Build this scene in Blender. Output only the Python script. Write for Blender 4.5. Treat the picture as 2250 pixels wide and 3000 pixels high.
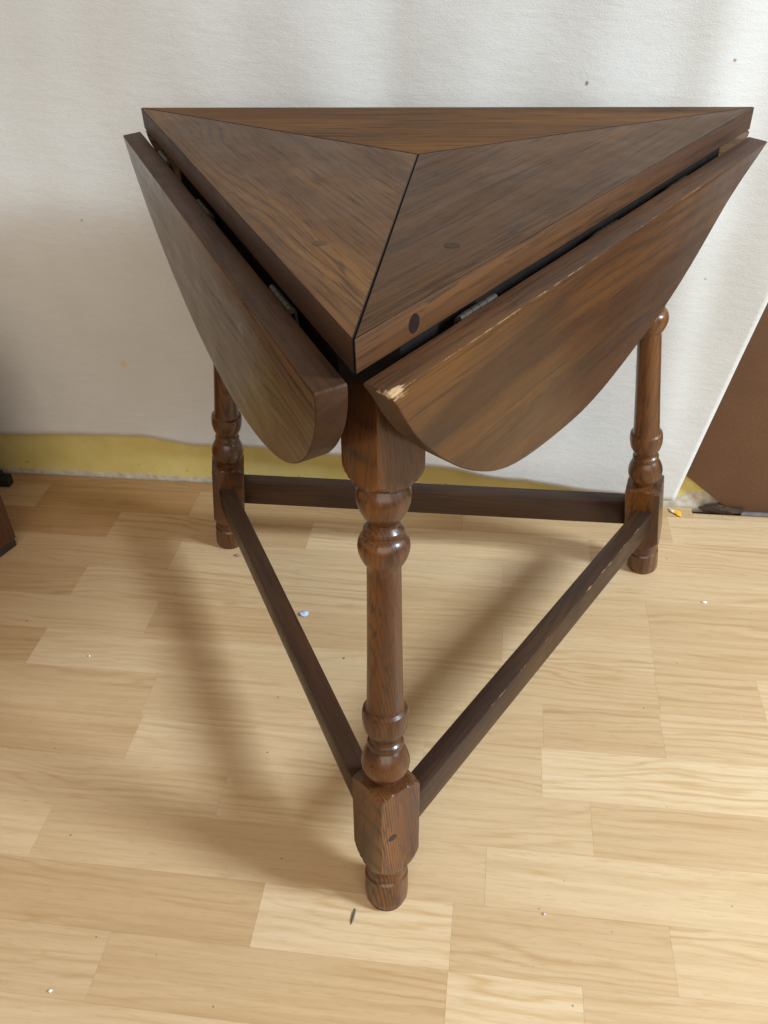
import bpy, bmesh, math, random
from mathutils import Matrix, Vector, noise as mnoise

scene = bpy.context.scene
for o in list(bpy.data.objects): bpy.data.objects.remove(o)
random.seed(7)
R = math.radians

# ------------------------------------------------------------------ camera
cam_d = bpy.data.cameras.new('camera'); cam = bpy.data.objects.new('camera', cam_d)
scene.collection.objects.link(cam); scene.camera = cam
cam_d.sensor_fit = 'VERTICAL'; cam_d.sensor_height = 36; cam_d.lens = 2492.73/3000*36
cam_d.clip_start = 0.02; cam_d.clip_end = 60
cam.matrix_world = (Matrix.Translation((0.0693, -0.7335, 0.7456)) @ Matrix.Rotation(0.14597, 4, 'Z')
                    @ Matrix.Rotation(0.92707, 4, 'X') @ Matrix.Rotation(-0.03365, 4, 'Z'))

# ------------------------------------------------------------------ light: dim room + one window on the right
world = bpy.data.worlds.new('World'); scene.world = world; world.use_nodes = True
bg = world.node_tree.nodes['Background']
bg.inputs[0].default_value = (1.0, 0.80, 0.60, 1); bg.inputs[1].default_value = 0.32

def area(name, loc, target, sx, sy, power, col):
    d = bpy.data.lights.new(name, 'AREA'); d.shape = 'RECTANGLE'; d.size = sx; d.size_y = sy
    d.energy = power; d.color = col
    o = bpy.data.objects.new(name, d); scene.collection.objects.link(o)
    o.location = loc
    o.rotation_euler = (Vector(target)-Vector(loc)).to_track_quat('-Z', 'Y').to_euler()
    return o
area('window_light', (1.97, -0.56, 1.60), (0, 0, 0.1), 0.42, 0.56, 76, (0.70, 0.86, 1.0))
area('room_light', (0.35, -2.05, 1.30), (0, 0, 0.15), 2.2, 1.5, 23, (1.0, 0.93, 0.84))

scene.view_settings.view_transform = 'Standard'; scene.view_settings.look = 'None'
scene.view_settings.exposure = 0.25; scene.view_settings.gamma = 1.0
scene.view_settings.use_curve_mapping = False

# ------------------------------------------------------------------ helpers
def link(name, me, mat=None, parent=None):
    o = bpy.data.objects.new(name, me); scene.collection.objects.link(o)
    if mat is not None and me is not None and not me.materials: me.materials.append(mat)
    if parent is not None: o.parent = parent
    return o

def tag(o, label=None, cat=None, group=None, kind=None):
    if label: o['label'] = label
    if cat: o['category'] = cat
    if group: o['group'] = group
    if kind: o['kind'] = kind
    return o

def finish(bm, name, angle=35):
    bmesh.ops.recalc_face_normals(bm, faces=bm.faces)
    me = bpy.data.meshes.new(name); bm.to_mesh(me); bm.free()
    me.polygons.foreach_set('use_smooth', [True]*len(me.polygons))
    me.set_sharp_from_angle(angle=R(angle))
    return me

def inset_loop(pts, d):
    """offset a CCW polygon inwards by d"""
    n = len(pts); out = []
    for i in range(n):
        p0, p1, p2 = Vector(pts[i-1]), Vector(pts[i]), Vector(pts[(i+1) % n])
        e1 = (p1-p0).normalized(); e2 = (p2-p1).normalized()
        n1 = Vector((-e1.y, e1.x)); n2 = Vector((-e2.y, e2.x))
        m = n1+n2; L = m.length
        if L < 1e-6: m = n1; k = 1
        else: m /= L; k = 1/max(0.35, m.dot(n1))
        out.append(p1+m*d*k)
    return out

def prism(name, pts, t, r, side=None, z0=0.0):
    """rounded slab: CCW outline in XY, z from z0 to z0+t, edges rounded by r"""
    bm = bmesh.new(); rings = []
    prof = [(r, 0), (r*0.29, r*0.29), (0, r), (0, t-r), (r*0.29, t-r*0.29), (r, t)]
    for ins, z in prof:
        rings.append([bm.verts.new((q[0], q[1], z0+z)) for q in (inset_loop(pts, ins) if ins else [Vector(q) for q in pts])])
    n = len(pts)
    for a, b in zip(rings, rings[1:]):
        for i in range(n):
            f = bm.faces.new((a[i], a[(i+1) % n], b[(i+1) % n], b[i]))
            if side: f.material_index = int(side(pts[i], pts[(i+1) % n]))
    bm.faces.new(list(reversed(rings[0]))); bm.faces.new(rings[-1])
    return finish(bm, name)

def rbox(name, sx, sy, sz, r):
    pts = [(-sx/2, -sy/2), (sx/2, -sy/2), (sx/2, sy/2), (-sx/2, sy/2)]
    rr = min(r, sx/4, sy/4, sz/4); q = []
    for (cx, cy, a0) in ((sx/2-rr, -sy/2+rr, -90), (sx/2-rr, sy/2-rr, 0), (-sx/2+rr, sy/2-rr, 90), (-sx/2+rr, -sy/2+rr, 180)):
        for k in range(3):
            a = R(a0+45*k); q.append((cx+rr*math.cos(a), cy+rr*math.sin(a)))
    return prism(name, q, sz, rr, z0=-sz/2)

# ------------------------------------------------------------------ node helpers
class NT:
    def __init__(s, name):
        s.m = bpy.data.materials.new(name); s.m.use_nodes = True; s.t = s.m.node_tree
        s.b = s.t.nodes['Principled BSDF']
    def n(s, typ, **kw):
        x = s.t.nodes.new(typ)
        for k, v in kw.items(): setattr(x, k, v)
        return x
    def l(s, a, b): s.t.links.new(a, b)
    def val(s, sock, v):
        if hasattr(v, 'is_linked') or hasattr(v, 'links'): s.l(v, sock)
        else: sock.default_value = v
    def math(s, op, a, b=None, c=None, clamp=False):
        x = s.n('ShaderNodeMath', operation=op, use_clamp=clamp); s.val(x.inputs[0], a)
        if b is not None: s.val(x.inputs[1], b)
        if c is not None: s.val(x.inputs[2], c)
        return x.outputs[0]
    def vmath(s, op, a, b=None, out=0):
        x = s.n('ShaderNodeVectorMath', operation=op); s.val(x.inputs[0], a)
        if b is not None: s.val(x.inputs[1], b)
        return x.outputs[out]
    def noise(s, vec, scale, detail=2, rough=0.5, dist=0.0, out='Fac'):
        x = s.n('ShaderNodeTexNoise'); s.l(vec, x.inputs['Vector'])
        x.inputs['Scale'].default_value = scale; x.inputs['Detail'].default_value = detail
        x.inputs['Roughness'].default_value = rough; x.inputs['Distortion'].default_value = dist
        return x.outputs[out]
    def ramp(s, fac, stops, interp='LINEAR'):
        x = s.n('ShaderNodeValToRGB'); s.l(fac, x.inputs[0]); cr = x.color_ramp; cr.interpolation = interp
        while len(cr.elements) < len(stops): cr.elements.new(0.5)
        for e, (p, c) in zip(cr.elements, stops):
            e.position = p; e.color = (c, c, c, 1) if isinstance(c, (int, float)) else (*c, 1)
        return x.outputs[0]
    def mix(s, fac, a, b, blend='MIX'):
        x = s.n('ShaderNodeMix', data_type='RGBA', blend_type=blend)
        s.val(x.inputs[0], fac)
        for sock, v in ((x.inputs[6], a), (x.inputs[7], b)):
            if isinstance(v, tuple): sock.default_value = (*v, 1)
            else: s.l(v, sock)
        return x.outputs[2]
    def coords(s, scale, rnd=True):
        tc = s.n('ShaderNodeTexCoord').outputs['Object']
        if rnd:
            oi = s.n('ShaderNodeObjectInfo').outputs['Random']
            c = s.n('ShaderNodeCombineXYZ')
            for i, k in enumerate((13.7, 7.9, 5.3)): s.l(s.math('MULTIPLY', oi, k), c.inputs[i])
            tc = s.vmath('ADD', tc, c.outputs[0])
        return s.vmath('MULTIPLY', tc, scale) if scale else tc
    def bump(s, h, strength, dist):
        x = s.n('ShaderNodeBump'); x.inputs['Strength'].default_value = strength
        x.inputs['Distance'].default_value = dist; s.l(h, x.inputs['Height']); s.l(x.outputs[0], s.b.inputs['Normal'])

def dark_oak(name, axis='X', lo=(0.030, 0.016, 0.010), mid=(0.085, 0.044, 0.020), hi=(0.150, 0.070, 0.022),
             rough=0.36, wear=0.0, coat=0.0, figure=1.0, lines=0.55, pores=0.42, arris=None, chip=None, porex=340.0, freq=760.0, spec=0.32):
    t = NT(name)
    def st(al, cr): return (al, cr, cr) if axis == 'X' else (cr, cr, al)
    base = t.coords(None)
    v_b = t.vmath('MULTIPLY', base, st(1.7, 8.5)); v_f = t.vmath('MULTIPLY', base, st(2.4, 75.0)); v_p = t.vmath('MULTIPLY', base, st(9.0, porex))
    broad = t.noise(v_b, 1.6, 4, 0.55, 0.8)
    patch = t.noise(v_b, 0.9, 2, 0.5, 1.2)
    fine = t.noise(v_f, 1.3, 5, 0.65, 0.3)
    pore = t.noise(v_p, 1.0, 2, 0.5)
    # growth-ring lines, bent by a soft noise so that they run as cathedrals
    sep = t.n('ShaderNodeSeparateXYZ'); t.l(base, sep.inputs[0])
    cr = t.math('ADD', sep.outputs[1], sep.outputs[2] if axis == 'X' else sep.outputs[0])
    warp = t.noise(t.vmath('MULTIPLY', base, st(2.2, 6.0)), 1.0, 2, 0.45, 0.3)
    ph = t.math('ADD', t.math('MULTIPLY', cr, freq), t.math('MULTIPLY', warp, 62.0*figure))
    ring = t.math('MULTIPLY_ADD', t.math('SINE', ph), 0.5, 0.5)
    ring = t.ramp(ring, [(0.0, 0.0), (0.28, 0.85), (1.0, 1.0)])
    brk = t.ramp(t.noise(t.vmath('MULTIPLY', base, st(2.4, 34)), 1.0, 3), [(0.38, 0.0), (0.62, 1.0)])
    col = t.mix(t.ramp(broad, [(0.30, 0.0), (0.68, 1.0)]), lo, mid)
    col = t.mix(t.ramp(patch, [(0.48, 0.0), (0.74, 1.0)]), col, hi)
    smoke = t.noise(t.vmath('MULTIPLY', base, st(3.2, 11.0)), 1.0, 5, 0.6, 0.6)
    col = t.mix(t.math('MULTIPLY', t.ramp(smoke, [(0.47, 0.0), (0.68, 1.0)]), 0.34), col, tuple(c*0.62 for c in lo))
    k = t.math('MULTIPLY', t.math('SUBTRACT', 1.0, ring), t.math('MULTIPLY', brk, lines))
    col = t.mix(k, col, (0.020, 0.012, 0.009))
    col = t.mix(t.ramp(fine, [(0.25, 0.26), (0.50, 0.0)]), col, (0.022, 0.013, 0.009))
    pm = t.math('MULTIPLY', t.ramp(pore, [(0.56, 0.0), (0.67, 1.0)]), pores)
    col = t.mix(pm, col, (0.014, 0.009, 0.008))
    if wear:
        bv = t.n('ShaderNodeBevel', samples=4); bv.inputs['Radius'].default_value = 0.0022
        g = t.n('ShaderNodeNewGeometry')
        d = t.vmath('DOT_PRODUCT', bv.outputs[0], g.outputs['True Normal'], out=1)
        e = t.ramp(t.math('SUBTRACT', 1.0, d), [(0.03, 0.0), (0.14, 1.0)])
        w = t.ramp(t.noise(t.vmath('MULTIPLY', base, st(26, 55)), 1.0, 4, 0.65), [(0.60-wear*0.16, 0.0), (0.68-wear*0.14, 1.0)])
        w2 = t.ramp(t.noise(base, 5.0, 2), [(0.45, 0.15), (0.62, 1.0)])
        e = t.math('MULTIPLY', t.math('MULTIPLY', e, w), w2)
        col = t.mix(e, col, (0.34, 0.20, 0.085))
    dash = t.noise(t.vmath('MULTIPLY', base, st(26.0, 560.0)), 1.0, 1, 0.4)
    dens = t.ramp(t.noise(t.vmath('MULTIPLY', base, st(4.0, 60.0)), 1.0, 3), [(0.35, 0.15), (0.62, 1.0)])
    col = t.mix(t.math('MULTIPLY', t.ramp(dash, [(0.575, 0.0), (0.625, 1.0)]), t.math('MULTIPLY', dens, 0.62)), col, (0.018, 0.010, 0.007))
    raw = t.coords(None, rnd=False)
    if arris:                                        # paint rubbed off along one long edge
        sp = t.n('ShaderNodeSeparateXYZ'); t.l(raw, sp.inputs[0])
        dy = t.math('SUBTRACT', sp.outputs[1], arris[0]); dz = t.math('SUBTRACT', sp.outputs[2], arris[1])
        d = t.math('SQRT', t.math('ADD', t.math('MULTIPLY', dy, dy), t.math('MULTIPLY', dz, dz)))
        nn = t.noise(t.vmath('MULTIPLY', base, (48, 90, 90)), 1.0, 4, 0.7)
        nb = t.noise(t.vmath('MULTIPLY', base, (7, 1, 1)), 1.0, 2)
        wd = t.math('MULTIPLY', t.ramp(nn, [(0.44, 0.0), (0.78, 1.0)]), t.ramp(nb, [(0.42, 0.05), (0.62, 1.0)]))
        e = t.math('LESS_THAN', d, t.math('MULTIPLY_ADD', wd, arris[2], 0.00030))
        col = t.mix(t.math('MULTIPLY', e, 0.45), col, t.ramp(nn, [(0.4, (0.18, 0.09, 0.035)), (0.7, (0.50, 0.34, 0.18))]))
    if chip:                                         # splintered corner showing raw wood
        nn = t.noise(t.vmath('MULTIPLY', base, (60, 260, 260)), 1.0, 4, 0.7)
        d = t.vmath('LENGTH', t.vmath('MULTIPLY', t.vmath('SUBTRACT', raw, chip), (0.42, 1.0, 0.75)), out=1)
        e = t.ramp(t.math('ADD', d, t.math('MULTIPLY', t.math('SUBTRACT', nn, 0.5), 0.022)), [(0.0030, 1.0), (0.0035, 0.0)])
        col = t.mix(e, col, t.ramp(nn, [(0.35, (0.40, 0.24, 0.11)), (0.65, (0.72, 0.56, 0.36))]))
    t.l(col, t.b.inputs['Base Color'])
    hand = t.math('MULTIPLY', t.math('SUBTRACT', t.noise(raw, 28.0, 4, 0.65), 0.5), 0.28)
    t.l(t.math('ADD', t.ramp(fine, [(0.2, rough+0.10), (0.8, rough-0.03)]), hand, clamp=True), t.b.inputs['Roughness'])
    t.b.inputs['Specular IOR Level'].default_value = spec
    t.b.inputs['Coat Weight'].default_value = coat; t.b.inputs['Coat Roughness'].default_value = 0.16
    t.bump(t.math('SUBTRACT', fine, t.math('MULTIPLY', pm, 0.8)), 0.35, 0.0004)
    return t.m

M = {}
M['top'] = dark_oak('tabletop_oak', 'X', (0.0720, 0.0310, 0.0115), (0.1200, 0.0535, 0.0180), (0.1640, 0.0730, 0.0205), rough=0.44, spec=0.12, figure=1.3, lines=0.5, arris=(0.1257, 0.0140, 0.0009))
LC = dict(lo=(0.088, 0.052, 0.028), mid=(0.150, 0.088, 0.045), hi=(0.205, 0.115, 0.050), figure=1.5, lines=0.85, freq=700.0)  # blanket sheen painted into the colour, so paler than the right leaf
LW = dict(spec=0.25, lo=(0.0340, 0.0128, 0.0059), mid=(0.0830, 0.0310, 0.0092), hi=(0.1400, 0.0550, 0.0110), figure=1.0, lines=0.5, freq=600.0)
LE = dict(spec=0.25, lo=(0.0368, 0.0152, 0.0080), mid=(0.0704, 0.0296, 0.0136), hi=(0.1200, 0.0480, 0.0136), figure=0.5, lines=0.4, rough=0.5)
M['edge'] = dark_oak('edge_oak', 'X', **LE)
M['edge_worn'] = dark_oak('chipped_edge_oak', 'X', arris=(0.0, 0.0185, 0.0008), chip=(-0.2985, -0.001, 0.0165), **LE)
M['leaf'] = dark_oak('sheen_leaf_oak', 'X', rough=0.28, spec=0.5, arris=(0.0, 0.0185, 0.0016), **LC)
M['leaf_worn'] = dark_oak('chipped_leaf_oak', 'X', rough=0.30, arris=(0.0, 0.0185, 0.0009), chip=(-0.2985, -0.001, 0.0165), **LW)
M['leg'] = dark_oak('turned_oak', 'Z', (0.0360, 0.0128, 0.0056), (0.1050, 0.0350, 0.0088), (0.2900, 0.1050, 0.0160), rough=0.30, coat=0.3, figure=0.35, lines=0.9, pores=0.5, porex=300.0, freq=1750.0, spec=0.4)
M['rail'] = dark_oak('stretcher_oak', 'X', (0.0304, 0.0132, 0.0073), (0.0620, 0.0277, 0.0125), (0.0990, 0.0436, 0.0152), rough=0.40, arris=(-0.00975, 0.0175, 0.0018))

def plain(name, col, rough=0.6, metal=0.0, var=0.25, scale=60, spec=0.4):
    t = NT(name); n = t.noise(t.coords(None), scale, 4, 0.6)
    c0 = tuple(max(0, c*(1-var)) for c in col); c1 = tuple(c*(1+var) for c in col)
    t.l(t.ramp(n, [(0.3, c0), (0.7, c1)]), t.b.inputs['Base Color'])
    t.b.inputs['Roughness'].default_value = rough; t.b.inputs['Metallic'].default_value = metal
    t.b.inputs['Specular IOR Level'].default_value = spec
    return t.m
M['plug'] = plain('dark_plug', (0.016, 0.009, 0.008), 0.6, spec=0.12)
M['metal'] = plain('aged_hinge_metal', (0.040, 0.034, 0.028), 0.5, 0.5)

# ------------------------------------------------------------------ floor: laminate strips laid along the wall
def floor_mat():
    t = NT('light_oak_strip')
    base = t.coords(None)
    oi = t.n('ShaderNodeObjectInfo')
    tone = t.n('ShaderNodeSeparateColor'); t.l(oi.outputs['Color'], tone.inputs[0])
    sep = t.n('ShaderNodeSeparateXYZ'); t.l(base, sep.inputs[0])
    warp = t.noise(t.vmath('MULTIPLY', base, (2.6, 8.0, 1)), 1.0, 3, 0.5, 0.3)
    fineW = t.noise(t.vmath('MULTIPLY', base, (5, 70, 1)), 1.0, 4, 0.6)
    ph = t.math('ADD', t.math('ADD', t.math('MULTIPLY', sep.outputs[1], 620.0), t.math('MULTIPLY', warp, 60.0)), t.math('MULTIPLY', fineW, 13.0))
    ring = t.math('MULTIPLY_ADD', t.math('SINE', ph), 0.5, 0.5)
    amp = t.ramp(t.noise(t.vmath('MULTIPLY', base, (3, 30, 1)), 1.0, 4, 0.6), [(0.36, 0.0), (0.62, 1.0)])
    amp = t.math('MULTIPLY', amp, t.math('MULTIPLY_ADD', oi.outputs['Random'], 0.55, 0.45))
    fine = t.noise(t.vmath('MULTIPLY', base, (6, 210, 1)), 1.0, 6, 0.72)
    mid = t.noise(t.vmath('MULTIPLY', base, (4, 75, 1)), 1.0, 4, 0.65, 0.4)
    fleck = t.noise(t.vmath('MULTIPLY', base, (60, 520, 1)), 1.0, 3, 0.6)
    big = t.noise(t.vmath('MULTIPLY', base, (2.5, 9, 1)), 1.0, 3)
    pale = t.mix(tone.outputs[0], (0.44, 0.250, 0.102), (0.73, 0.565, 0.365))  # low end more orange, for the shade painted on back-left strips
    dark = t.mix(tone.outputs[0], (0.31, 0.160, 0.056), (0.57, 0.390, 0.200))
    k = t.math('MULTIPLY', t.math('POWER', t.math('SUBTRACT', 1.0, ring), 3.0), t.math('MULTIPLY', amp, 0.85))
    k = t.math('ADD', k, t.math('MULTIPLY', t.ramp(fine, [(0.32, 1.0), (0.56, 0.0)]), 0.40))
    k = t.math('ADD', k, t.math('MULTIPLY', t.ramp(mid, [(0.32, 1.0), (0.55, 0.0)]), 0.38), clamp=True)
    col = t.mix(k, pale, dark)
    col = t.mix(t.math('MULTIPLY', t.ramp(fleck, [(0.56, 0.0), (0.66, 1.0)]), 0.40), col, dark)
    col = t.mix(t.ramp(big, [(0.35, 0.25), (0.65, 0.0)]), col, dark)
    t.l(col, t.b.inputs['Base Color'])
    geo = t.n('ShaderNodeNewGeometry').outputs['Position']
    smear = t.math('MULTIPLY', t.math('SUBTRACT', t.noise(geo, 7.0, 4, 0.6), 0.5), 0.30)
    t.l(t.math('ADD', t.ramp(fine, [(0.3, 0.47), (0.7, 0.39)]), smear), t.b.inputs['Roughness'])
    scuff = t.ramp(t.noise(t.vmath('MULTIPLY', geo, (60, 14, 1)), 1.0, 5, 0.7, 1.5), [(0.66, 0.0), (0.72, 1.0)])
    scuff = t.math('MULTIPLY', scuff, t.ramp(t.noise(geo, 4.0, 2), [(0.5, 0.0), (0.7, 0.35)]))
    col = t.mix(scuff, col, (0.60, 0.50, 0.38)); t.l(col, t.b.inputs['Base Color'])
    t.b.inputs['Specular IOR Level'].default_value = 0.42
    t.bump(fine, 0.12, 0.0002)
    return t.m
M['floor'] = floor_mat()
M['sub'] = plain('subfloor_dust', (0.12, 0.075, 0.04), 0.9)

WALL_Y = 0.302
bm = bmesh.new()
vs = [bm.verts.new(c) for c in ((-1.9, -2.2, -0.0085), (1.7, -2.2, -0.0085), (1.7, WALL_Y+0.05, -0.0085), (-1.9, WALL_Y+0.05, -0.0085))]
bm.faces.new(vs)
floor = link('floor', finish(bm, 'floor'), M['sub']); tag(floor, 'pale oak laminate floor of short strips', kind='structure')

# rows: y of the near edge, strip ends along x with the tone of the strip to the right of each end; back-left tones also hold painted shade
ROW = {
 0.275: [(-.72, .15), (-.30, .45), (.085, .40), (.366, .55)],
 0.215: [(-.60, .10), (-.36, .30), (.04, .42), (.329, .62)],
 0.155: [(-.86, .08), (-.463, .36), (-.173, .72), (.215, .55)],
 0.0935: [(-.62, .42), (-.351, .62), (.098, .58), (.52, .5)],
 0.032: [(-.80, .36), (-.463, .55), (-.03, .48), (.278, .50)],
 -0.0285: [(-.70, .55), (-.341, .40), (.10, .60), (.276, .46)],
 -0.0885: [(-.62, .30), (-.466, .64), (-.05, .55), (.274, .48), (.386, .72)],
 -0.1485: [(-.75, .50), (-.30, .55), (.146, .46), (.272, .62)],
 -0.209: [(-.62, .42), (-.296, .72), (.02, .62), (.143, .82)],
 -0.269: [(-.82, .60), (-.18, .66), (.19, .55), (.42, .6)],
 -0.3285: [(-.60, .70), (-.347, .58), (.089, .72), (.47, .6)],
 -0.388: [(-.50, .40), (-.113, .82), (.061, .50), (.250, .62)],
 -0.448: [(-.60, .52), (-.239, .48), (.060, .84), (.172, .60), (.48, .5)],
}
W = 0.0600
def strip(x0, x1, y0, y1, tone):
    sx, sy = x1-x0-0.00012, y1-y0-0.00012
    bm = bmesh.new(); bmesh.ops.create_cube(bm, size=1.0)
    for v in bm.verts: v.co = Vector((v.co.x*sx, v.co.y*sy, v.co.z*0.008))
    me = finish(bm, 'plank')
    o = link('plank', me, M['floor'], floor); o.location = ((x0+x1)/2, (y0+y1)/2, -0.004)
    o.color = (tone, tone, tone, 1)
keys = sorted(ROW, reverse=True); tops = {}
for i, k in enumerate(keys): tops[k] = 0.2995 if i == 0 else keys[i-1]
rows = [(k, tops[k], ROW[k]) for k in keys]
y = -0.448
rr = random.Random(3)
for _ in range(9):
    ends = []; x = -1.5+rr.random()*0.3
    while x < 1.1:
        ends.append((x, 0.35+0.5*rr.random())); x += rr.choice((0.19, 0.3, 0.41, 0.44))
    rows.append((y-W, y, ends)); y -= W
for y0, y1, ends in rows:
    e = list(ends); x = e[0][0]
    while x > -1.2:
        x -= rr.choice((0.26, 0.36, 0.44)); e.insert(0, (x, 0.25+0.4*rr.random()))
    while e[-1][0] < 0.75: e.append((e[-1][0]+rr.choice((0.2, 0.33, 0.44)), 0.4+0.4*rr.random()))
    for (xa, ta), (xb, _) in zip(e, e[1:]+[(1.25, 0)]):
        if xb-xa < 0.02: continue
        yt = y1
        if y1 > 0.29 and xa > 0.36: yt = 0.286
        strip(xa, xb, y0, yt, ta)

# ------------------------------------------------------------------ wall
def wall_mat():
    t = NT('yellow_wall_paint'); v = t.coords(None, rnd=False)
    sep = t.n('ShaderNodeSeparateXYZ'); t.l(v, sep.inputs[0])
    n = t.noise(v, 22, 4, 0.6); n2 = t.noise(v, 90, 3, 0.6)
    h = t.math('ADD', sep.outputs[2], t.math('MULTIPLY', t.math('SUBTRACT', n, 0.5), 0.012))
    right = t.ramp(sep.outputs[0], [(0.33, 0.0), (0.36, 1.0)])
    edge = t.math('ADD', 0.0085, t.math('MULTIPLY', right, 0.018))
    bare = t.math('LESS_THAN', h, edge)
    yel = t.ramp(n, [(0.3, (0.62, 0.51, 0.16)), (0.7, (0.70, 0.60, 0.24))])
    pl = t.ramp(n2, [(0.3, (0.42, 0.38, 0.30)), (0.7, (0.66, 0.62, 0.52))])
    col = t.mix(bare, yel, pl)
    spot = t.ramp(t.noise(v, 55, 2), [(0.70, 0.0), (0.74, 1.0)])
    low = t.math('LESS_THAN', sep.outputs[2], 0.03)
    col = t.mix(t.math('MULTIPLY', spot, t.math('MULTIPLY', low, 0.6)), col, (0.22, 0.12, 0.03))
    t.l(col, t.b.inputs['Base Color']); t.b.inputs['Roughness'].default_value = 0.7
    t.bump(n2, 0.3, 0.001)
    return t.m
bm = bmesh.new()
bmesh.ops.create_cube(bm, size=1.0)
for v in bm.verts: v.co = Vector((v.co.x*3.6-0.1, WALL_Y+0.05+v.co.y*0.1, 0.62+v.co.z*1.26))
tag(link('wall', finish(bm, 'wall'), wall_mat()), 'yellow painted wall behind the hanging blanket', kind='structure')

# ------------------------------------------------------------------ hanging blanket
def cloth_mat():
    t = NT('cream_blanket'); v = t.coords(None, rnd=False)
    wob = t.noise(v, 9, 3, 0.6, 0, 'Color')
    v2 = t.vmath('ADD', v, t.vmath('MULTIPLY', t.vmath('SUBTRACT', wob, (0.5, 0.5, 0.5)), (0.02, 0, 0.012)))
    rib = t.noise(t.vmath('MULTIPLY', v2, (38, 1, 130)), 1.0, 5, 0.7)
    fuzz = t.noise(v, 900, 2, 0.6)
    stain = t.noise(v, 3.2, 3, 0.55)
    col = t.ramp(stain, [(0.35, (0.56, 0.545, 0.51)), (0.62, (0.64, 0.635, 0.615))])
    col = t.mix(t.ramp(rib, [(0.3, 0.16), (0.6, 0.0)]), col, (0.50, 0.46, 0.40))
    for (x, z, r, c, k) in ((0.1524, 0.5634, 0.0028, (0.16, 0.11, 0.07), 0.8), (0.2986, 0.5824, 0.0022, (0.3, 0.12, 0.06), 0.8),
                            (0.3139, 0.3505, 0.0018, (0.2, 0.18, 0.16), 0.7), (0.2573, 0.2333, 0.008, (0.50, 0.43, 0.33), 0.6),
                            (-0.44, 0.2086, 0.006, (0.62, 0.45, 0.28), 0.6), (-0.4508, 0.4102, 0.002, (0.3, 0.26, 0.2), 0.7)):
        cc = t.n('ShaderNodeCombineXYZ'); sp = t.n('ShaderNodeSeparateXYZ'); t.l(v2, sp.inputs[0])
        t.l(sp.outputs[0], cc.inputs[0]); t.l(sp.outputs[2], cc.inputs[2])
        d = t.vmath('DISTANCE', cc.outputs[0], (x, 0, z), out=1)
        col = t.mix(t.math('MULTIPLY', t.ramp(t.math('DIVIDE', d, r), [(0.5, 1.0), (1.0, 0.0)]), k), col, c)
    t.l(col, t.b.inputs['Base Color']); t.b.inputs['Roughness'].default_value = 0.95
    t.b.inputs['Specular IOR Level'].default_value = 0.1
    t.b.inputs['Sheen Weight'].default_value = 0.25; t.b.inputs['Sheen Roughness'].default_value = 0.6
    t.bump(t.math('ADD', rib, t.math('MULTIPLY', fuzz, 0.35)), 0.7, 0.0011)
    return t.m
def lerp_tab(tab, x):
    if x <= tab[0][0]: return tab[0][1]
    for (a, b), (c, d) in zip(tab, tab[1:]):
        if x <= c:
            u = (x-a)/(c-a); u = u*u*(3-2*u); return b+(d-b)*u
    return tab[-1][1]
BOT = [(-1.3, .088), (-.66, .089), (-.55, .0925), (-.44, .0935), (-.36, .083), (-.29, .085), (-.14, .077), (-.013, .065), (.11, .048), (.24, .034), (.31, .0255), (.36, .03)]
def cloth_y(x, z):
    f = 0.0
    for cx, w, a, z0, lean in ((-.62, .06, .010, .2, .05), (-.40, .09, -.010, .4, .03), (-.14, .05, .006, .62, -.05), (-.055, .022, -.003, .62, .02),
                         (.02, .06, .007, .60, .06), (.17, .05, .005, .55, 0.0), (.285, .028, .008, .45, -.02), (.335, .03, -.007, .4, .04), (.40, .03, .006, .5, 0)):
        xx = x-cx-lean*(z-z0)
        f += a*math.exp(-(xx/w)**2)*math.exp(-max(0, abs(z-z0)-.25)**2/.05)
    f += 0.006*mnoise.noise(Vector((x*4.5, 0, z*2.2)))+0.0022*mnoise.noise(Vector((x*16, 3, z*10)))
    base = 0.276 + 0.004*max(0, min(1, (z-.1)/.5))
    return base - 0.55*f*min(1.0, 0.25+z*1.6)
NX, NZ = 260, 130
bm = bmesh.new(); grid = []
for j in range(NZ+1):
    rowv = []
    w = j/NZ
    for i in range(NX+1):
        u = i/NX
        # right edge slants outwards going up
        zt = 1.02
        xe_guess = 0.335+0.195*max(0, (0.05+w*0.97)-0.05)
        x = -1.25+(xe_guess+1.25)*u
        zb = lerp_tab(BOT, x)+0.0018*mnoise.noise(Vector((x*22, 1, 0)))
        z = zb+(zt-zb)*w
        rowv.append(bm.verts.new((x, cloth_y(x, z), z)))
    grid.append(rowv)
for j in range(NZ):
    for i in range(NX): bm.faces.new((grid[j][i], grid[j][i+1], grid[j+1][i+1], grid[j+1][i]))
blanket = link('hanging_blanket', finish(bm, 'hanging_blanket', 80), cloth_mat())
sol = blanket.modifiers.new('thickness', 'SOLIDIFY'); sol.thickness = 0.0022; sol.offset = 1.0
tag(blanket, 'cream woven blanket hung as a backdrop over the yellow wall', 'blanket')

# ------------------------------------------------------------------ brown board behind the blanket
def board_mat():
    t = NT('brown_hardboard'); v = t.coords(None, rnd=False)
    n = t.noise(v, 7, 4, 0.6); f = t.noise(v, 240, 3, 0.6)
    c = t.ramp(n, [(0.3, (0.115, 0.052, 0.024)), (0.7, (0.155, 0.072, 0.033))])
    c = t.mix(t.ramp(f, [(0.4, 0.25), (0.6, 0.0)]), c, (0.07, 0.035, 0.018))
    t.l(c, t.b.inputs['Base Color']); t.b.inputs['Roughness'].default_value = 0.55
    return t.m
pts = [(.420, .002), (1.05, .002), (1.05, .80), (.26, .80), (.26, .130)]
board = link('leaning_board', prism('leaning_board', pts, 0.008, 0.001), board_mat())
board.matrix_world = Matrix.Translation((0, 0.2995, 0)) @ Matrix.Rotation(R(90), 4, 'X')
tag(board, 'brown board with a cut corner standing against the yellow wall', 'board')
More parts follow.
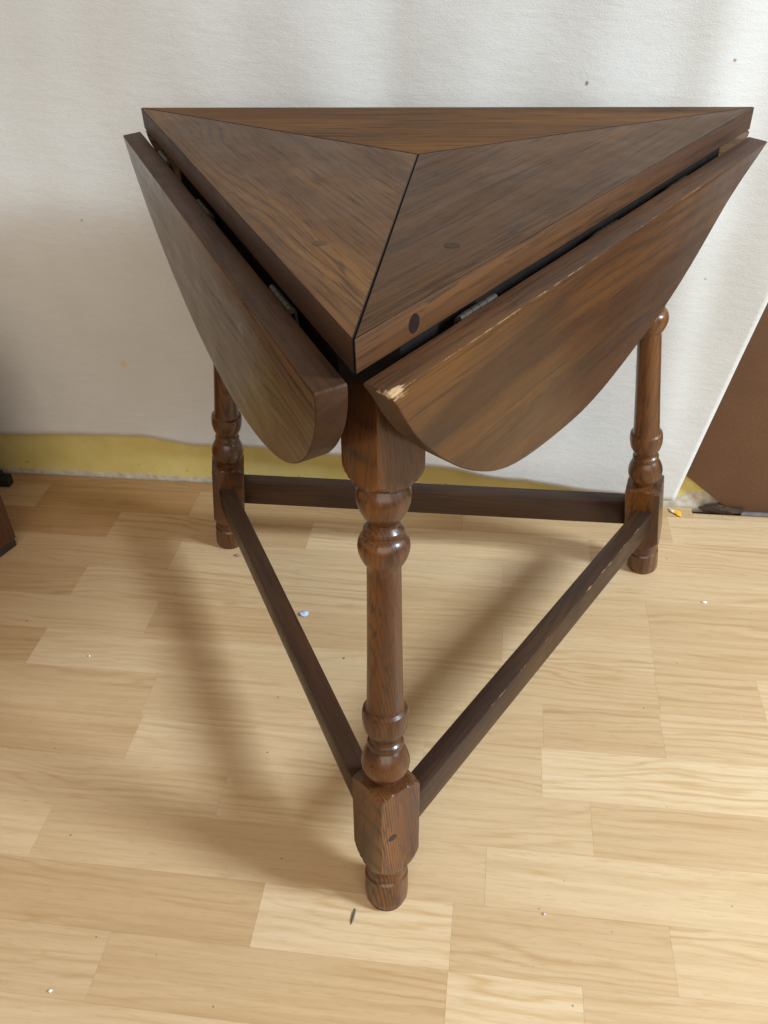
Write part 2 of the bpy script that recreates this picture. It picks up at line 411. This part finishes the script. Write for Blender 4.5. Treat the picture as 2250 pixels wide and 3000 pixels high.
b2 = link('edge_strip', rbox('edge_strip', 0.62, 0.007, 0.004, 0.001), plain('grey_edge', (0.17, 0.15, 0.15), 0.6), board)
b2.matrix_parent_inverse = board.matrix_world.inverted(); b2.location = (0.742, 0.2885, 0.0022)

# ------------------------------------------------------------------ the table
H = 0.56; TH = 0.0195; ZU = H-TH
RT = 0.34916; RL = 0.32574; TT = 0.15849
table = bpy.data.objects.new('drop_leaf_table', None); scene.collection.objects.link(table)
tag(table, 'dark oak triangular drop-leaf table with turned splayed legs and its leaves hanging', 'table')

# three top panels, mitred to the middle
g = 0.0003; cut = 0.0015
s60, c60 = math.sin(R(60)), 0.5
tip = Vector((s60, c60))*(RT-cut); nrm = Vector((-c60, s60))
pr = tip+nrm*g
k = (RT/2-pr.y)/nrm.y; pe = pr+nrm*k
outline = [(0, g/s60), (pr.x, pr.y), (pe.x, RT/2), (-pe.x, RT/2), (-pr.x, pr.y)]
top_me = prism('top_panel', outline, TH, 0.0007, side=lambda a, b: 1 if abs(a[1]-b[1]) < 1e-5 else 2)
top_me.materials.append(M['top']); top_me.materials.append(M['edge']); top_me.materials.append(M['plug'])
for ang in (-120, 120, 0):
    o = link('top_panel', top_me, M['top'], table); o.location = (0, 0, ZU); o.rotation_euler = (0, 0, R(ang))

def disc(name, rx, ry, h, n=20):
    bm = bmesh.new(); a = []; b = []
    for i in range(n):
        q = 2*math.pi*i/n
        a.append(bm.verts.new((rx*math.cos(q), ry*math.sin(q), -0.003))); b.append(bm.verts.new((rx*math.cos(q), ry*math.sin(q), h)))
    for i in range(n): bm.faces.new((a[i], a[(i+1) % n], b[(i+1) % n], b[i]))
    bm.faces.new(b); bm.faces.new(list(reversed(a)))
    return finish(bm, name)
for x, y, pc in ((0.0407, -0.2120, (0.040, 0.024, 0.014)), (-0.0422, -0.2120, (0.078, 0.046, 0.026))):
    o = link('plug', disc('plug', 0.0050, 0.0046, 0.0002), plain('worn_plug', pc, 0.55, spec=0.15), table); o.location = (x, y, H)
nR = Vector((math.cos(R(-30)), math.sin(R(-30)), 0))
o = link('plug', disc('edge_plug', 0.0048, 0.0056, 0.0003), M['plug'], table)
o.location = Vector((0.0255, -0.3035, 0))-nR*(Vector((0.0255, -0.3035, 0)).dot(nR)-RT/2)+Vector((0, 0, 0.5495))
o.rotation_euler = nR.to_track_quat('Z', 'Y').to_euler()

# drop leaves
A_, S_ = 0.3035, 0.157
def leaf_outline():
    Rc = (A_*A_+S_*S_)/(2*S_); pts = []
    n = 64
    for i in range(n+1):
        ang = math.pi*i/n
        x = -A_*math.cos(ang)
        e = math.sqrt(max(0, 1-(x/A_)**2))*S_
        c = math.sqrt(max(0, Rc*Rc-x*x))-(Rc-S_)
        pts.append((x, -(0.46*e+0.54*c)))
    # blunt ends
    pts = [q for q in pts if q[1] < -0.004]
    return [*pts, (A_+0.0002, -0.0012), (A_-0.001, 0), (-A_+0.001, 0), (-A_-0.0002, -0.0012)]
WARP = [(-.3035, -.0012), (-.2965, -.010), (-.2845, -.028), (-.2700, -.0465), (-.2520, -.065), (-.2270, -.088), (-.1995, -.1085), (-.1700, -.1255), (-.1405, -.1365), (-.1080, -.1425),
        (-.0700, -.1460), (-.0300, -.1470), (.0050, -.1425), (.0360, -.1345), (.0640, -.1255), (.0950, -.1145), (.1250, -.1010), (.1500, -.0860), (.1720, -.0700), (.1930, -.0530), (.2125, -.0380), (.2400, -.0225), (.2640, -.0115), (.2830, -.0050), (.2845, -.0015)]
def smooth_line(P):                                  # Catmull-Rom through the measured outline
    out = []
    for i in range(len(P)-1):
        p0, p1, p2, p3 = (Vector(P[max(0, i-1)]), Vector(P[i]), Vector(P[i+1]), Vector(P[min(len(P)-1, i+2)]))
        for k in range(3):
            u = k/3
            out.append(tuple(0.5*((2*p1)+(p2-p0)*u+(2*p0-5*p1+4*p2-p3)*u*u+(3*p1-p0-3*p2+p3)*u**3)))
    return out+[P[-1]]
WARP = smooth_line(WARP[1:-2])
WARP = [(-.3035, -.0012)]+WARP+[(.2845, -.0015)]
right_pts = WARP+[(.2835, 0), (-.3025, 0)]
right_me = prism('drop_leaf', right_pts, 0.0185, 0.0009, side=lambda a, b: True)
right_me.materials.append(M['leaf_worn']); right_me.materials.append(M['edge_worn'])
leaf_me = prism('drop_leaf', leaf_outline(), 0.0185, 0.0009, side=lambda a, b: True)
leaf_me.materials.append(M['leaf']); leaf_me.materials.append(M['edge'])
def hinge_mesh():
    bm = bmesh.new()
    m = bmesh.ops.create_cone(bm, segments=14, radius1=0.0022, radius2=0.0022, depth=0.040, cap_ends=True)
    bmesh.ops.rotate(bm, verts=bm.verts, matrix=Matrix.Rotation(R(90), 3, 'Y'), cent=(0, 0, 0))
    for xx in (-0.012, -0.004, 0.004, 0.012):      # knuckle seams
        c = bmesh.ops.create_cone(bm, segments=14, radius1=0.00245, radius2=0.00245, depth=0.0068, cap_ends=True)
        bmesh.ops.rotate(bm, verts=c['verts'], matrix=Matrix.Rotation(R(90), 3, 'Y'), cent=(0, 0, 0))
        bmesh.ops.translate(bm, verts=c['verts'], vec=(xx, 0, 0))
    c = bmesh.ops.create_cube(bm, size=1.0)
    for v in c['verts']: v.co = Vector((v.co.x*0.038, v.co.y*0.0014-0.0026, v.co.z*0.028-0.015))
    return finish(bm, 'hinge')
hinge_me = hinge_mesh()
GAP = 0.0045
LEAF = {-30: (-6.0, (-0.19, -0.015, 0.12)), 90: (-3.0, (-0.15, 0.15)), 210: (-5.0, (0.182, -0.03, -0.19))}
for ang, (tilt, hs) in LEAF.items():
    n = Vector((math.cos(R(ang)), math.sin(R(ang)), 0)); t = Vector((-n.y, n.x, 0)); up = Vector((0, 0, 1))
    rot = Matrix((t, up, n)).transposed().to_4x4()          # local x along chord, y up, z outwards
    pos = n*(RT/2+GAP)+Vector((0, 0, ZU-0.0030))+t*(0.0015 if ang == -30 else 0)
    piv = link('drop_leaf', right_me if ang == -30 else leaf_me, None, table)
    piv.matrix_world = Matrix.Translation(pos) @ rot @ Matrix.Rotation(R(-tilt), 4, 'X')
    for h in hs:
        hg = link('hinge', hinge_me, M['metal'], piv)
        hg.location = (h, 0.0005, -0.0012); hg.rotation_euler = (R(90), 0, 0) if False else (0, 0, 0)
        hg.matrix_local = Matrix.Translation((h, -0.0010 if abs(h) > 0.15 else -0.0045, -0.0024)) @ Matrix(((1, 0, 0, 0), (0, 0, 1, 0), (0, 1, 0, 0), (0, 0, 0, 1)))

# legs: a square blank turned on the lathe (radius = min(square, profile))
PROF = [(-0.020, 17.0), (0.000, 17.4), (0.0025, 18.9), (0.010, 19.4), (0.024, 19.4), (0.0310, 19.2), (0.0330, 17.7), (0.0350, 17.6), (0.0365, 18.5),
        (0.0410, 18.7), (0.0435, 17.7), (0.0450, 17.8), (0.0462, 19.2), (0.0490, 21.4), (0.0520, 23.6), (0.0555, 25.6), (0.0590, 27.1), (0.0630, 28.4), (0.0670, 29.4),
        (0.0740, 40), (0.1370, 40), (0.1375, 29.4), (0.1395, 27.4), (0.1412, 24.4), (0.1425, 20.6), (0.1432, 16.0), (0.1438, 12.4), (0.1450, 12.3),
        (0.1462, 13.6), (0.1490, 16.0), (0.1530, 18.4), (0.1570, 19.7), (0.1605, 20.1), (0.1650, 19.7), (0.1700, 18.3), (0.1740, 16.5), (0.1765, 15.0), (0.1778, 14.0), (0.1790, 13.9), (0.1802, 14.9),
        (0.1820, 15.1), (0.1840, 14.6), (0.1855, 13.1), (0.1875, 12.8), (0.1895, 13.4), (0.1930, 15.4), (0.1970, 17.1), (0.2020, 18.3), (0.2080, 18.8), (0.2130, 18.6), (0.2160, 17.9), (0.2168, 17.0), (0.2180, 15.6), (0.2205, 14.9),
        (0.2250, 14.6), (0.2740, 13.6), (0.3080, 13.1), (0.3420, 12.7), (0.3470, 12.6), (0.3482, 13.2), (0.3510, 15.2), (0.3550, 17.2), (0.3595, 18.6), (0.3636, 19.1),
        (0.3675, 18.6), (0.3705, 17.3), (0.3722, 15.8), (0.3732, 14.6), (0.3742, 14.4), (0.3752, 15.0), (0.3775, 14.7), (0.3795, 13.2), (0.3810, 11.8), (0.3830, 11.5), (0.3850, 12.6), (0.3885, 15.2), (0.3930, 17.4), (0.3980, 19.0), (0.4030, 19.6), (0.4075, 19.2),
        (0.4105, 17.6), (0.4120, 17.2), (0.4128, 18.8), (0.4145, 21.4), (0.4170, 24.2), (0.4200, 26.6), (0.4235, 28.3), (0.4270, 29.4), (0.4340, 40), (0.6, 40)]
HALF = 20.4
def leg_mesh():
    bm = bmesh.new(); tilt = math.atan(TT); ct = math.cos(tilt)
    ss = []
    for (a, ra), (b, rb) in zip(PROF, PROF[1:]):
        m = max(1, int(abs(b-a)/0.0035)) if not (0.1372 > a > 0.07 or a > 0.43) else 3
        for i in range(m): ss.append((a+(b-a)*i/m, ra+(rb-ra)*i/m))
    ss.append(PROF[-1])
    NT_ = 128; rings = []
    axis = Vector((0, math.sin(tilt), math.cos(tilt))); e1 = Vector((1, 0, 0)); e2 = Vector((0, -math.cos(tilt), math.sin(tilt)))  # e2 points outwards
    foot = Vector((0, -RL, 0))
    for s, r in ss:
        ring = []; sl = s/ct
        for i in range(NT_):
            th = 2*math.pi*i/NT_
            # square with an arris along e2 (th measured from e2), arrises eased
            a = (th+math.pi/4) % (math.pi/2)-math.pi/4          # angle from the nearest arris
            rs = HALF/math.cos(math.pi/4-abs(a))
            rs = min(rs, HALF*1.4142-0.32)
            rad = min(r, rs)*0.001
            q = foot+axis*sl+(e2*math.cos(th)+e1*math.sin(th))*rad
            if q.z < 0: q = q-axis*(q.z/axis.z)
            if q.z > ZU-0.0304: q = q-axis*((q.z-ZU+0.0304)/axis.z)
            ring.append(bm.verts.new(q))
        rings.append(ring)
    for a, b in zip(rings, rings[1:]):
        for i in range(NT_): bm.faces.new((a[i], a[(i+1) % NT_], b[(i+1) % NT_], b[i]))
    bm.faces.new(list(reversed(rings[0]))); bm.faces.new(rings[-1])
    bmesh.ops.remove_doubles(bm, verts=bm.verts, dist=0.00002)
    return finish(bm, 'leg', 28)
leg_me = leg_mesh()
peg_me = disc('peg', 0.0042, 0.0030, 0.0003)
for a in (0, 120, -120):
    L = link('leg', leg_me, M['leg'], table); L.rotation_euler = (0, 0, R(a))
    if a == 0:
        pg = link('peg', peg_me, plain('peg_end', (0.036, 0.026, 0.022), 0.5, spec=0.2), L)
        n = Vector((math.cos(R(-45)), math.sin(R(-45))*math.cos(math.atan(TT)), 0.11)).normalized()
        ax = Vector((0, -(RL-TT*0.0905), 0.0905))
        c = Vector((0.0100, -0.333, 0.0985)); c -= n*((c-ax).dot(n)-HALF*0.001)
        pg.location = c; pg.rotation_euler = n.to_track_quat('Z', 'Y').to_euler()

# stretchers and apron rails between the legs
def rail(name, z, hgt, wid, out, inset, mat):
    rad = RL-TT*z; dist = rad/2+out; length = rad*math.sqrt(3)-2*inset
    me = rbox(name, length, wid, hgt, 0.0016)
    for ang in (-30, 90, 210):
        o = link(name, me, mat, table)
        o.location = (dist*math.cos(R(ang)), dist*math.sin(R(ang)), z); o.rotation_euler = (0, 0, R(ang+90))
rail('stretcher', 0.0930, 0.035, 0.0195, 0.006, 0.014, M['rail'])
bear = []
for a, cutr in ((-90, 0.0), (30, 0.30), (150, 0.24)):
    rr_ = 0.331
    u = Vector((math.cos(R(a)), math.sin(R(a)))); w_ = Vector((-u.y, u.x))
    if not cutr: cutr = 0.30
    hw = (rr_-cutr)*math.tan(R(30))
    hw = (rr_-cutr)*math.sqrt(3)/3*1.0
    bear += [tuple(u*cutr-w_*hw*1.0), tuple(u*cutr+w_*hw*1.0)]
o = link('bearer', prism('bearer', bear, 0.030, 0.001), plain('gap_shade_bearer', (0.012, 0.009, 0.008), 0.8), table); o.active_material.node_tree.nodes['Principled BSDF'].inputs['Specular IOR Level'].default_value = 0.08; o.location = (0, 0, ZU-0.0302)  # near-black colour paints the deep shade seen in the leaf gaps
rail('apron', 0.4900, 0.0400, 0.018, 0.002, 0.012, M['rail'])

# ------------------------------------------------------------------ furniture cut off by the picture edge, on the left
cab = bpy.data.objects.new('cabinet_base', None); scene.collection.objects.link(cab); cab.location = (-0.74, 0.15, 0)
tag(cab, 'dark brown wooden cabinet base with a moulded foot on the laminate floor', 'cabinet')
d1 = Vector((-0.33, -0.94)).normalized(); d2 = Vector((-0.94, 0.33)).normalized()
def foot_poly(off):
    A0 = Vector((-0.5805, 0.126)); A0 = A0-(d1+d2)*off*-1
    B0 = A0+d1*0.30; C0 = B0+d2*0.30; D0 = A0+d2*0.30
    return [tuple(q) for q in (B0, A0, D0, C0)]
def loc(o): o.matrix_parent_inverse = Matrix.Translation((0.74, -0.15, 0))
o = link('foot_moulding', prism('foot_moulding', foot_poly(0.0015), 0.012, 0.002), plain('dark_moulding', (0.035, 0.026, 0.023), 0.4), cab); loc(o)
o = link('side_panel', prism('side_panel', foot_poly(0.0), 0.30, 0.003, z0=0.0120), dark_oak('cabinet_wood', 'Z', (0.09, 0.038, 0.022), (0.13, 0.056, 0.028), (0.15, 0.065, 0.03)), cab); loc(o)
pts = [(0, 0), (0.20, 0), (0.20, 0.016), (0.188, 0.016), (0.188, 0.022), (0.160, 0.022), (0.160, 0.028), (0, 0.028)]
o = link('black_bracket', prism('black_bracket', pts, 0.016, 0.002), plain('black_iron', (0.020, 0.022, 0.018), 0.6))
o.matrix_world = Matrix.Translation((-0.862, 0.2760, 0)) @ Matrix.Rotation(R(90), 4, 'X')
tag(o, 'small black stepped bracket on the floor at the foot of the yellow wall', 'bracket')

# ------------------------------------------------------------------ crumbs and scraps on the floor
def crumb(name, size, flat, seed, mat, loc, rz, label, cat='scrap', group=None):
    bm = bmesh.new(); bmesh.ops.create_icosphere(bm, subdivisions=2, radius=1.0)
    for v in bm.verts:
        k = 1+0.55*mnoise.noise(v.co*1.4+Vector((seed*3.1, seed, 0)))
        v.co = Vector((v.co.x*size[0]*k, v.co.y*size[1]*k, max(-0.6, v.co.z)*flat*k))
    zmin = min(v.co.z for v in bm.verts)
    for v in bm.verts: v.co.z -= zmin
    o = link(name, finish(bm, name, 40), mat); o.location = (loc[0], loc[1], 0.0); o.rotation_euler = (0, 0, rz)
    return tag(o, label, cat, group)
crumb('paper_scrap', (0.0055, 0.0045), 0.0022, 1, plain('blue_scrap', (0.42, 0.52, 0.72), 0.6), (-0.148, 0.027), 0.3, 'pale blue scrap on the floor between the stretchers')
crumb('paint_chip', (0.0048, 0.0085), 0.0022, 2, plain('yellow_chip', (0.75, 0.40, 0.03), 0.5), (0.3435, 0.284), 0.5, 'orange yellow paint chip on the floor beside the brown board')
crumb('plaster_flake', (0.0025, 0.0055), 0.0020, 9, plain('white_flake', (0.75, 0.72, 0.66), 0.7), (0.3370, 0.2875), 0.5, 'white plaster flake touching the orange paint chip')
crumb('wood_splinter', (0.0011, 0.0078), 0.0010, 3, plain('grey_splinter', (0.09, 0.085, 0.07), 0.6), (-0.027, -0.351), -0.12, 'thin dark splinter lying in front of the front leg')
wm = plain('white_crumb', (0.80, 0.78, 0.74), 0.7)
crumb('plaster_crumb', (0.0018, 0.0014), 0.0013, 4, wm, (-0.271, -0.443), 0.5, 'white plaster crumb on open floor well in front of the table', group='plaster crumbs on the floor')
crumb('plaster_crumb', (0.0014, 0.0013), 0.0012, 5, wm, (-0.393, -0.070), 0.0, 'tiny white plaster crumb on the floor between table and cabinet base', group='plaster crumbs on the floor')
crumb('plaster_crumb', (0.0028, 0.0018), 0.0013, 6, wm, (0.351, 0.097), 0.2, 'oblong white plaster crumb on the floor in front of the brown board', group='plaster crumbs on the floor')
crumb('lint_speck', (0.0013, 0.0013), 0.0010, 7, plain('pink_lint', (0.7, 0.5, 0.55), 0.8), (0.142, -0.330), 0.0, 'tiny pink lint speck on the pale floor right of the splinter')
crumb('wood_crumb', (0.0050, 0.0022), 0.0024, 8, plain('brown_crumb', (0.30, 0.21, 0.15), 0.8), (-0.2615, 0.132), 0.3, 'tan crumb lying beside the back leg and its stretcher')
crumb('dirt_clump', (0.030, 0.0065), 0.007, 11, plain('dark_dirt', (0.045, 0.028, 0.015), 0.95, var=0.5, scale=200), (0.402, 0.2905), -0.1, 'dark crumbly dirt in the gap at the foot of the brown board')

# fine dust and grit nobody could count
bm = bmesh.new(); dr = random.Random(21)
for _ in range(230):
    if dr.random() < 0.45: x, y = dr.uniform(-0.7, 0.6), 0.293-abs(dr.gauss(0, 0.016))
    else: x, y = dr.uniform(-0.75, 0.6), dr.uniform(-0.5, 0.28)
    if abs(y-0.292) < 0.004 and x > 0.36: continue
    r_ = dr.uniform(0.00025, 0.0007)*(1.6 if dr.random() < 0.06 else 1)
    c = bmesh.ops.create_icosphere(bm, subdivisions=1, radius=r_)
    st_ = dr.uniform(0.6, 2.2); an = dr.uniform(0, 3.14)
    for v in c['verts']:
        p_ = Vector((v.co.x*st_, v.co.y, 0)); p_.rotate(Matrix.Rotation(an, 3, 'Z'))
        v.co = Vector((x+p_.x, y+p_.y, v.co.z*0.7+r_*0.6))
dust = link('floor_dust', finish(bm, 'floor_dust'), plain('grit', (0.30, 0.22, 0.15), 0.9, var=0.9, scale=40))
tag(dust, 'fine grit and dust specks scattered over the laminate floor', 'dust', kind='stuff')

# ------------------------------------------------------------------ render
scene.render.engine = 'CYCLES'
scene.render.resolution_x = 768; scene.render.resolution_y = 1024
